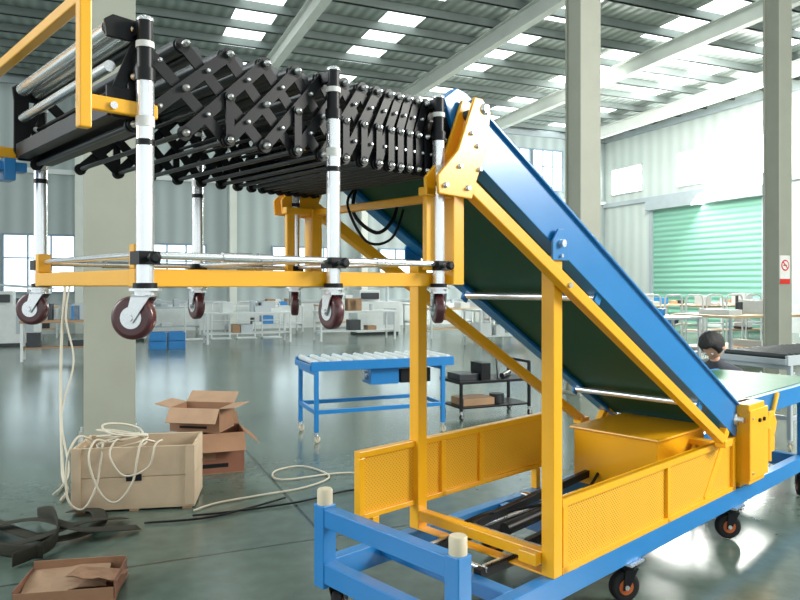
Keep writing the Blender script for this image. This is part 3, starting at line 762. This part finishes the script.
# ------------------------------------------------------------------ person (squatting behind the conveyor)
P = empty('crouching_worker', (3.01, 6.50, 0), math.radians(-128))
J = {'pel':(0,0,.30,.135),'sp1':(.07,0,.44,.13),'sp2':(.17,0,.60,.15),'ch':(.25,0,.72,.135),'nk':(.31,0,.81,.058),'nk2':(.345,0,.865,.052)}
bones = [('pel','sp1','s'),('sp1','sp2','s'),('sp2','ch','s'),('ch','nk','s'),('nk','nk2','k')]
for sd, t in ((1,'L'),(-1,'R')):
    J.update({'hip'+t:(.03,.10*sd,.27,.095),'kn'+t:(.38,.19*sd,.44,.065),'an'+t:(.10,.16*sd,.10,.042),'ft'+t:(.17,.165*sd,.045,.042),'to'+t:(.29,.18*sd,.035,.03),
      'sh'+t:(.24,.17*sd,.71,.064),'el'+t:(.30,.27*sd,.50,.046),'wr'+t:(.44,.17*sd,.56,.028)})
    bones += [('pel','hip'+t,'t'),('hip'+t,'kn'+t,'t'),('kn'+t,'an'+t,'t'),('an'+t,'ft'+t,'b'),('ft'+t,'to'+t,'b'),('ch','sh'+t,'s'),('sh'+t,'el'+t,'s'),('el'+t,'wr'+t,'s')]
ks = list(J.keys())
me = bpy.data.meshes.new('sk'); me.from_pydata([J[k][:3] for k in ks], [(ks.index(a), ks.index(b)) for a, b, c in bones], [])
so = bpy.data.objects.new('sk', me); COL.objects.link(so)
md = so.modifiers.new('skin', 'SKIN')
for i, k in enumerate(ks):
    me.skin_vertices[0].data[i].radius = (J[k][3], J[k][3]); me.skin_vertices[0].data[i].use_root = (k == 'pel')
sb = so.modifiers.new('sub', 'SUBSURF'); sb.levels = 2; sb.render_levels = 2
dg = bpy.context.evaluated_depsgraph_get(); nm = bpy.data.meshes.new_from_object(so.evaluated_get(dg))
bpy.data.objects.remove(so)
body = bpy.data.objects.new('body', nm); COL.objects.link(body); body.parent = P
nm.materials.clear()
for m_ in (SHIRT, TROU, SKIN, RUB): nm.materials.append(m_)
idx = {'s':0,'t':1,'k':2,'b':3}
def segd(p, a, b):
    a = Vector(a); b = Vector(b); t = max(0, min(1, (p-a).dot(b-a)/(b-a).length_squared)); return (p-(a+(b-a)*t)).length
for pl in nm.polygons:
    c = pl.center
    best = min(bones, key=lambda q: segd(c, J[q[0]][:3], J[q[1]][:3]) - 0.5*(J[q[0]][3]+J[q[1]][3])*0.5)
    pl.material_index = idx[best[2]]; pl.use_smooth = True
mb = MB()
for sd in (1, -1):
    w = Vector((.44, .17*sd, .56)); d = Vector((.75, -.5*sd, -.1)).normalized(); l = Vector((0, 0, 1)).cross(d).normalized()*(-sd)
    u = Vector((0,0,1))
    mb.sweep([w-d*0.03, w+d*0.02, w+d*0.06, w+d*0.085], (0.036, 0.016), SKIN, 10, 3)
    for k, ln in enumerate((0.068, 0.078, 0.072, 0.056)):
        o = w + d*0.08 + l*(0.027-0.018*k)
        mb.sweep([o, o+d*ln*0.45-u*0.006, o+d*ln*0.75-u*0.022, o+d*ln*0.85-u*0.042], 0.0085, SKIN, 8, 3)
    o = w + d*0.025 + l*0.03
    mb.sweep([o, o+l*0.022+d*0.02, o+l*0.028+d*0.045-u*0.012, o+l*0.02+d*0.06-u*0.02], 0.010, SKIN, 8, 3)
mb.build('hands', P)
H = empty('head', (0.39, 0, 0.955)); H.parent = P; H.rotation_euler = (0, math.radians(52), math.radians(-20))
import bmesh
def ell(name, rx, ry, rz_, fn, m, sub=0, loc=(0,0,0)):
    bm = bmesh.new(); bmesh.ops.create_uvsphere(bm, u_segments=32, v_segments=24, radius=1)
    for v in bm.verts:
        v.co = fn(Vector((v.co.x*rx, v.co.y*ry, v.co.z*rz_)))
    me = bpy.data.meshes.new(name); bm.to_mesh(me); bm.free()
    for p in me.polygons: p.use_smooth = True
    me.materials.append(m); o = bpy.data.objects.new(name, me); COL.objects.link(o); o.parent = H; o.location = loc; return o
def face(p):
    if p.z < 0: p.y *= 1-0.28*(-p.z/0.115); p.x *= 1-0.12*(-p.z/0.115)
    if p.x > 0.05:
        g = math.exp(-(p.y/0.014)**2 - ((p.z+0.02)/0.022)**2); p.x += 0.024*g
        for s_ in (-1, 1):
            g = math.exp(-((p.y-s_*0.032)/0.014)**2 - ((p.z-0.012)/0.012)**2); p.x -= 0.008*g
        g = math.exp(-(p.y/0.025)**2 - ((p.z+0.062)/0.008)**2); p.x += 0.005*g
    return p
ell('face', 0.095, 0.078, 0.117, face, SKIN)
def hair(p):
    k = 1.0 + 0.03*math.sin(p.y*140)*math.cos(p.x*110)
    q = p*k
    if q.x > 0.060 and q.z < 0.05: q.x = 0.060 + (q.x-0.060)*0.1
    if q.z < -0.06: q.z = -0.06 + (q.z+0.06)*0.1
    return q
ell('hair', 0.118, 0.104, 0.122, hair, HAIR, 0, (-0.008, 0, 0.034))
for s_ in (-1, 1):
    ell('ear', 0.018, 0.008, 0.03, lambda p: p, SKIN, 0, (-0.0, s_*0.097, -0.01))
    ell('eye', 0.010, 0.012, 0.009, lambda p: p, EYE, 0, (0.082, s_*0.031, 0.010))
    ell('pupil', 0.004, 0.005, 0.005, lambda p: p, BLK, 0, (0.091, s_*0.031, 0.010))
mb = MB(); mb.sweep([(0.086,-0.02,-0.062),(0.092,0,-0.060),(0.086,0.02,-0.062)], 0.004, CARDR, 6, 4); mb.build('mouth', H)

# ------------------------------------------------------------------ light
w = bpy.data.worlds.new('world'); S.world = w; w.use_nodes = True
bg = w.node_tree.nodes['Background']; bg.inputs['Color'].default_value = (0.90, 0.97, 0.98, 1); bg.inputs['Strength'].default_value = 1.1
def area(name, loc, tgt, size, power, col=(1,1,1)):
    l = bpy.data.lights.new(name, 'AREA'); l.energy = power; l.size = size; l.color = col
    o = bpy.data.objects.new(name, l); COL.objects.link(o); o.location = loc
    o.rotation_euler = (Vector(tgt)-Vector(loc)).to_track_quat('-Z', 'Y').to_euler()
    return o
area('fill_lamp_right', (9, 3, 5), (0, 4, 1), 3.0, 900, (1, 0.98, 0.92))  # added warm fill lamp for directional light; the building has no opening here
area('fill_lamp_left', (-9, 2, 5), (0, 4, 1), 4.0, 400, (0.94, 0.98, 1))  # weaker cool fill lamp, added opposite; not an actual opening
area('sunlit_window_glow', tuple(bw(-0.6, -6, 5.8)), tuple(bw(-9, -12, 0)), 3.5, 1300, (1, 1, 0.94))
area('right_wall_fill', tuple(bw(-6, -9, 7.2)), tuple(bw(-1, -5, 1)), 4.0, 800, (1, 1, 0.96))  # added lamp under the roof to brighten the right wall, not a skylight

cam = bpy.data.cameras.new('camera'); co = bpy.data.objects.new('camera', cam); COL.objects.link(co)
co.location = (0, 0, 1.5); co.rotation_euler = (math.radians(90), 0, 0)
cam.sensor_width = 36; cam.lens = 31.5; cam.shift_y = -0.01875; cam.clip_start = 0.05; cam.clip_end = 200
S.camera = co
S.view_settings.view_transform = 'Standard'; S.view_settings.look = 'None'; S.view_settings.exposure = 0.42
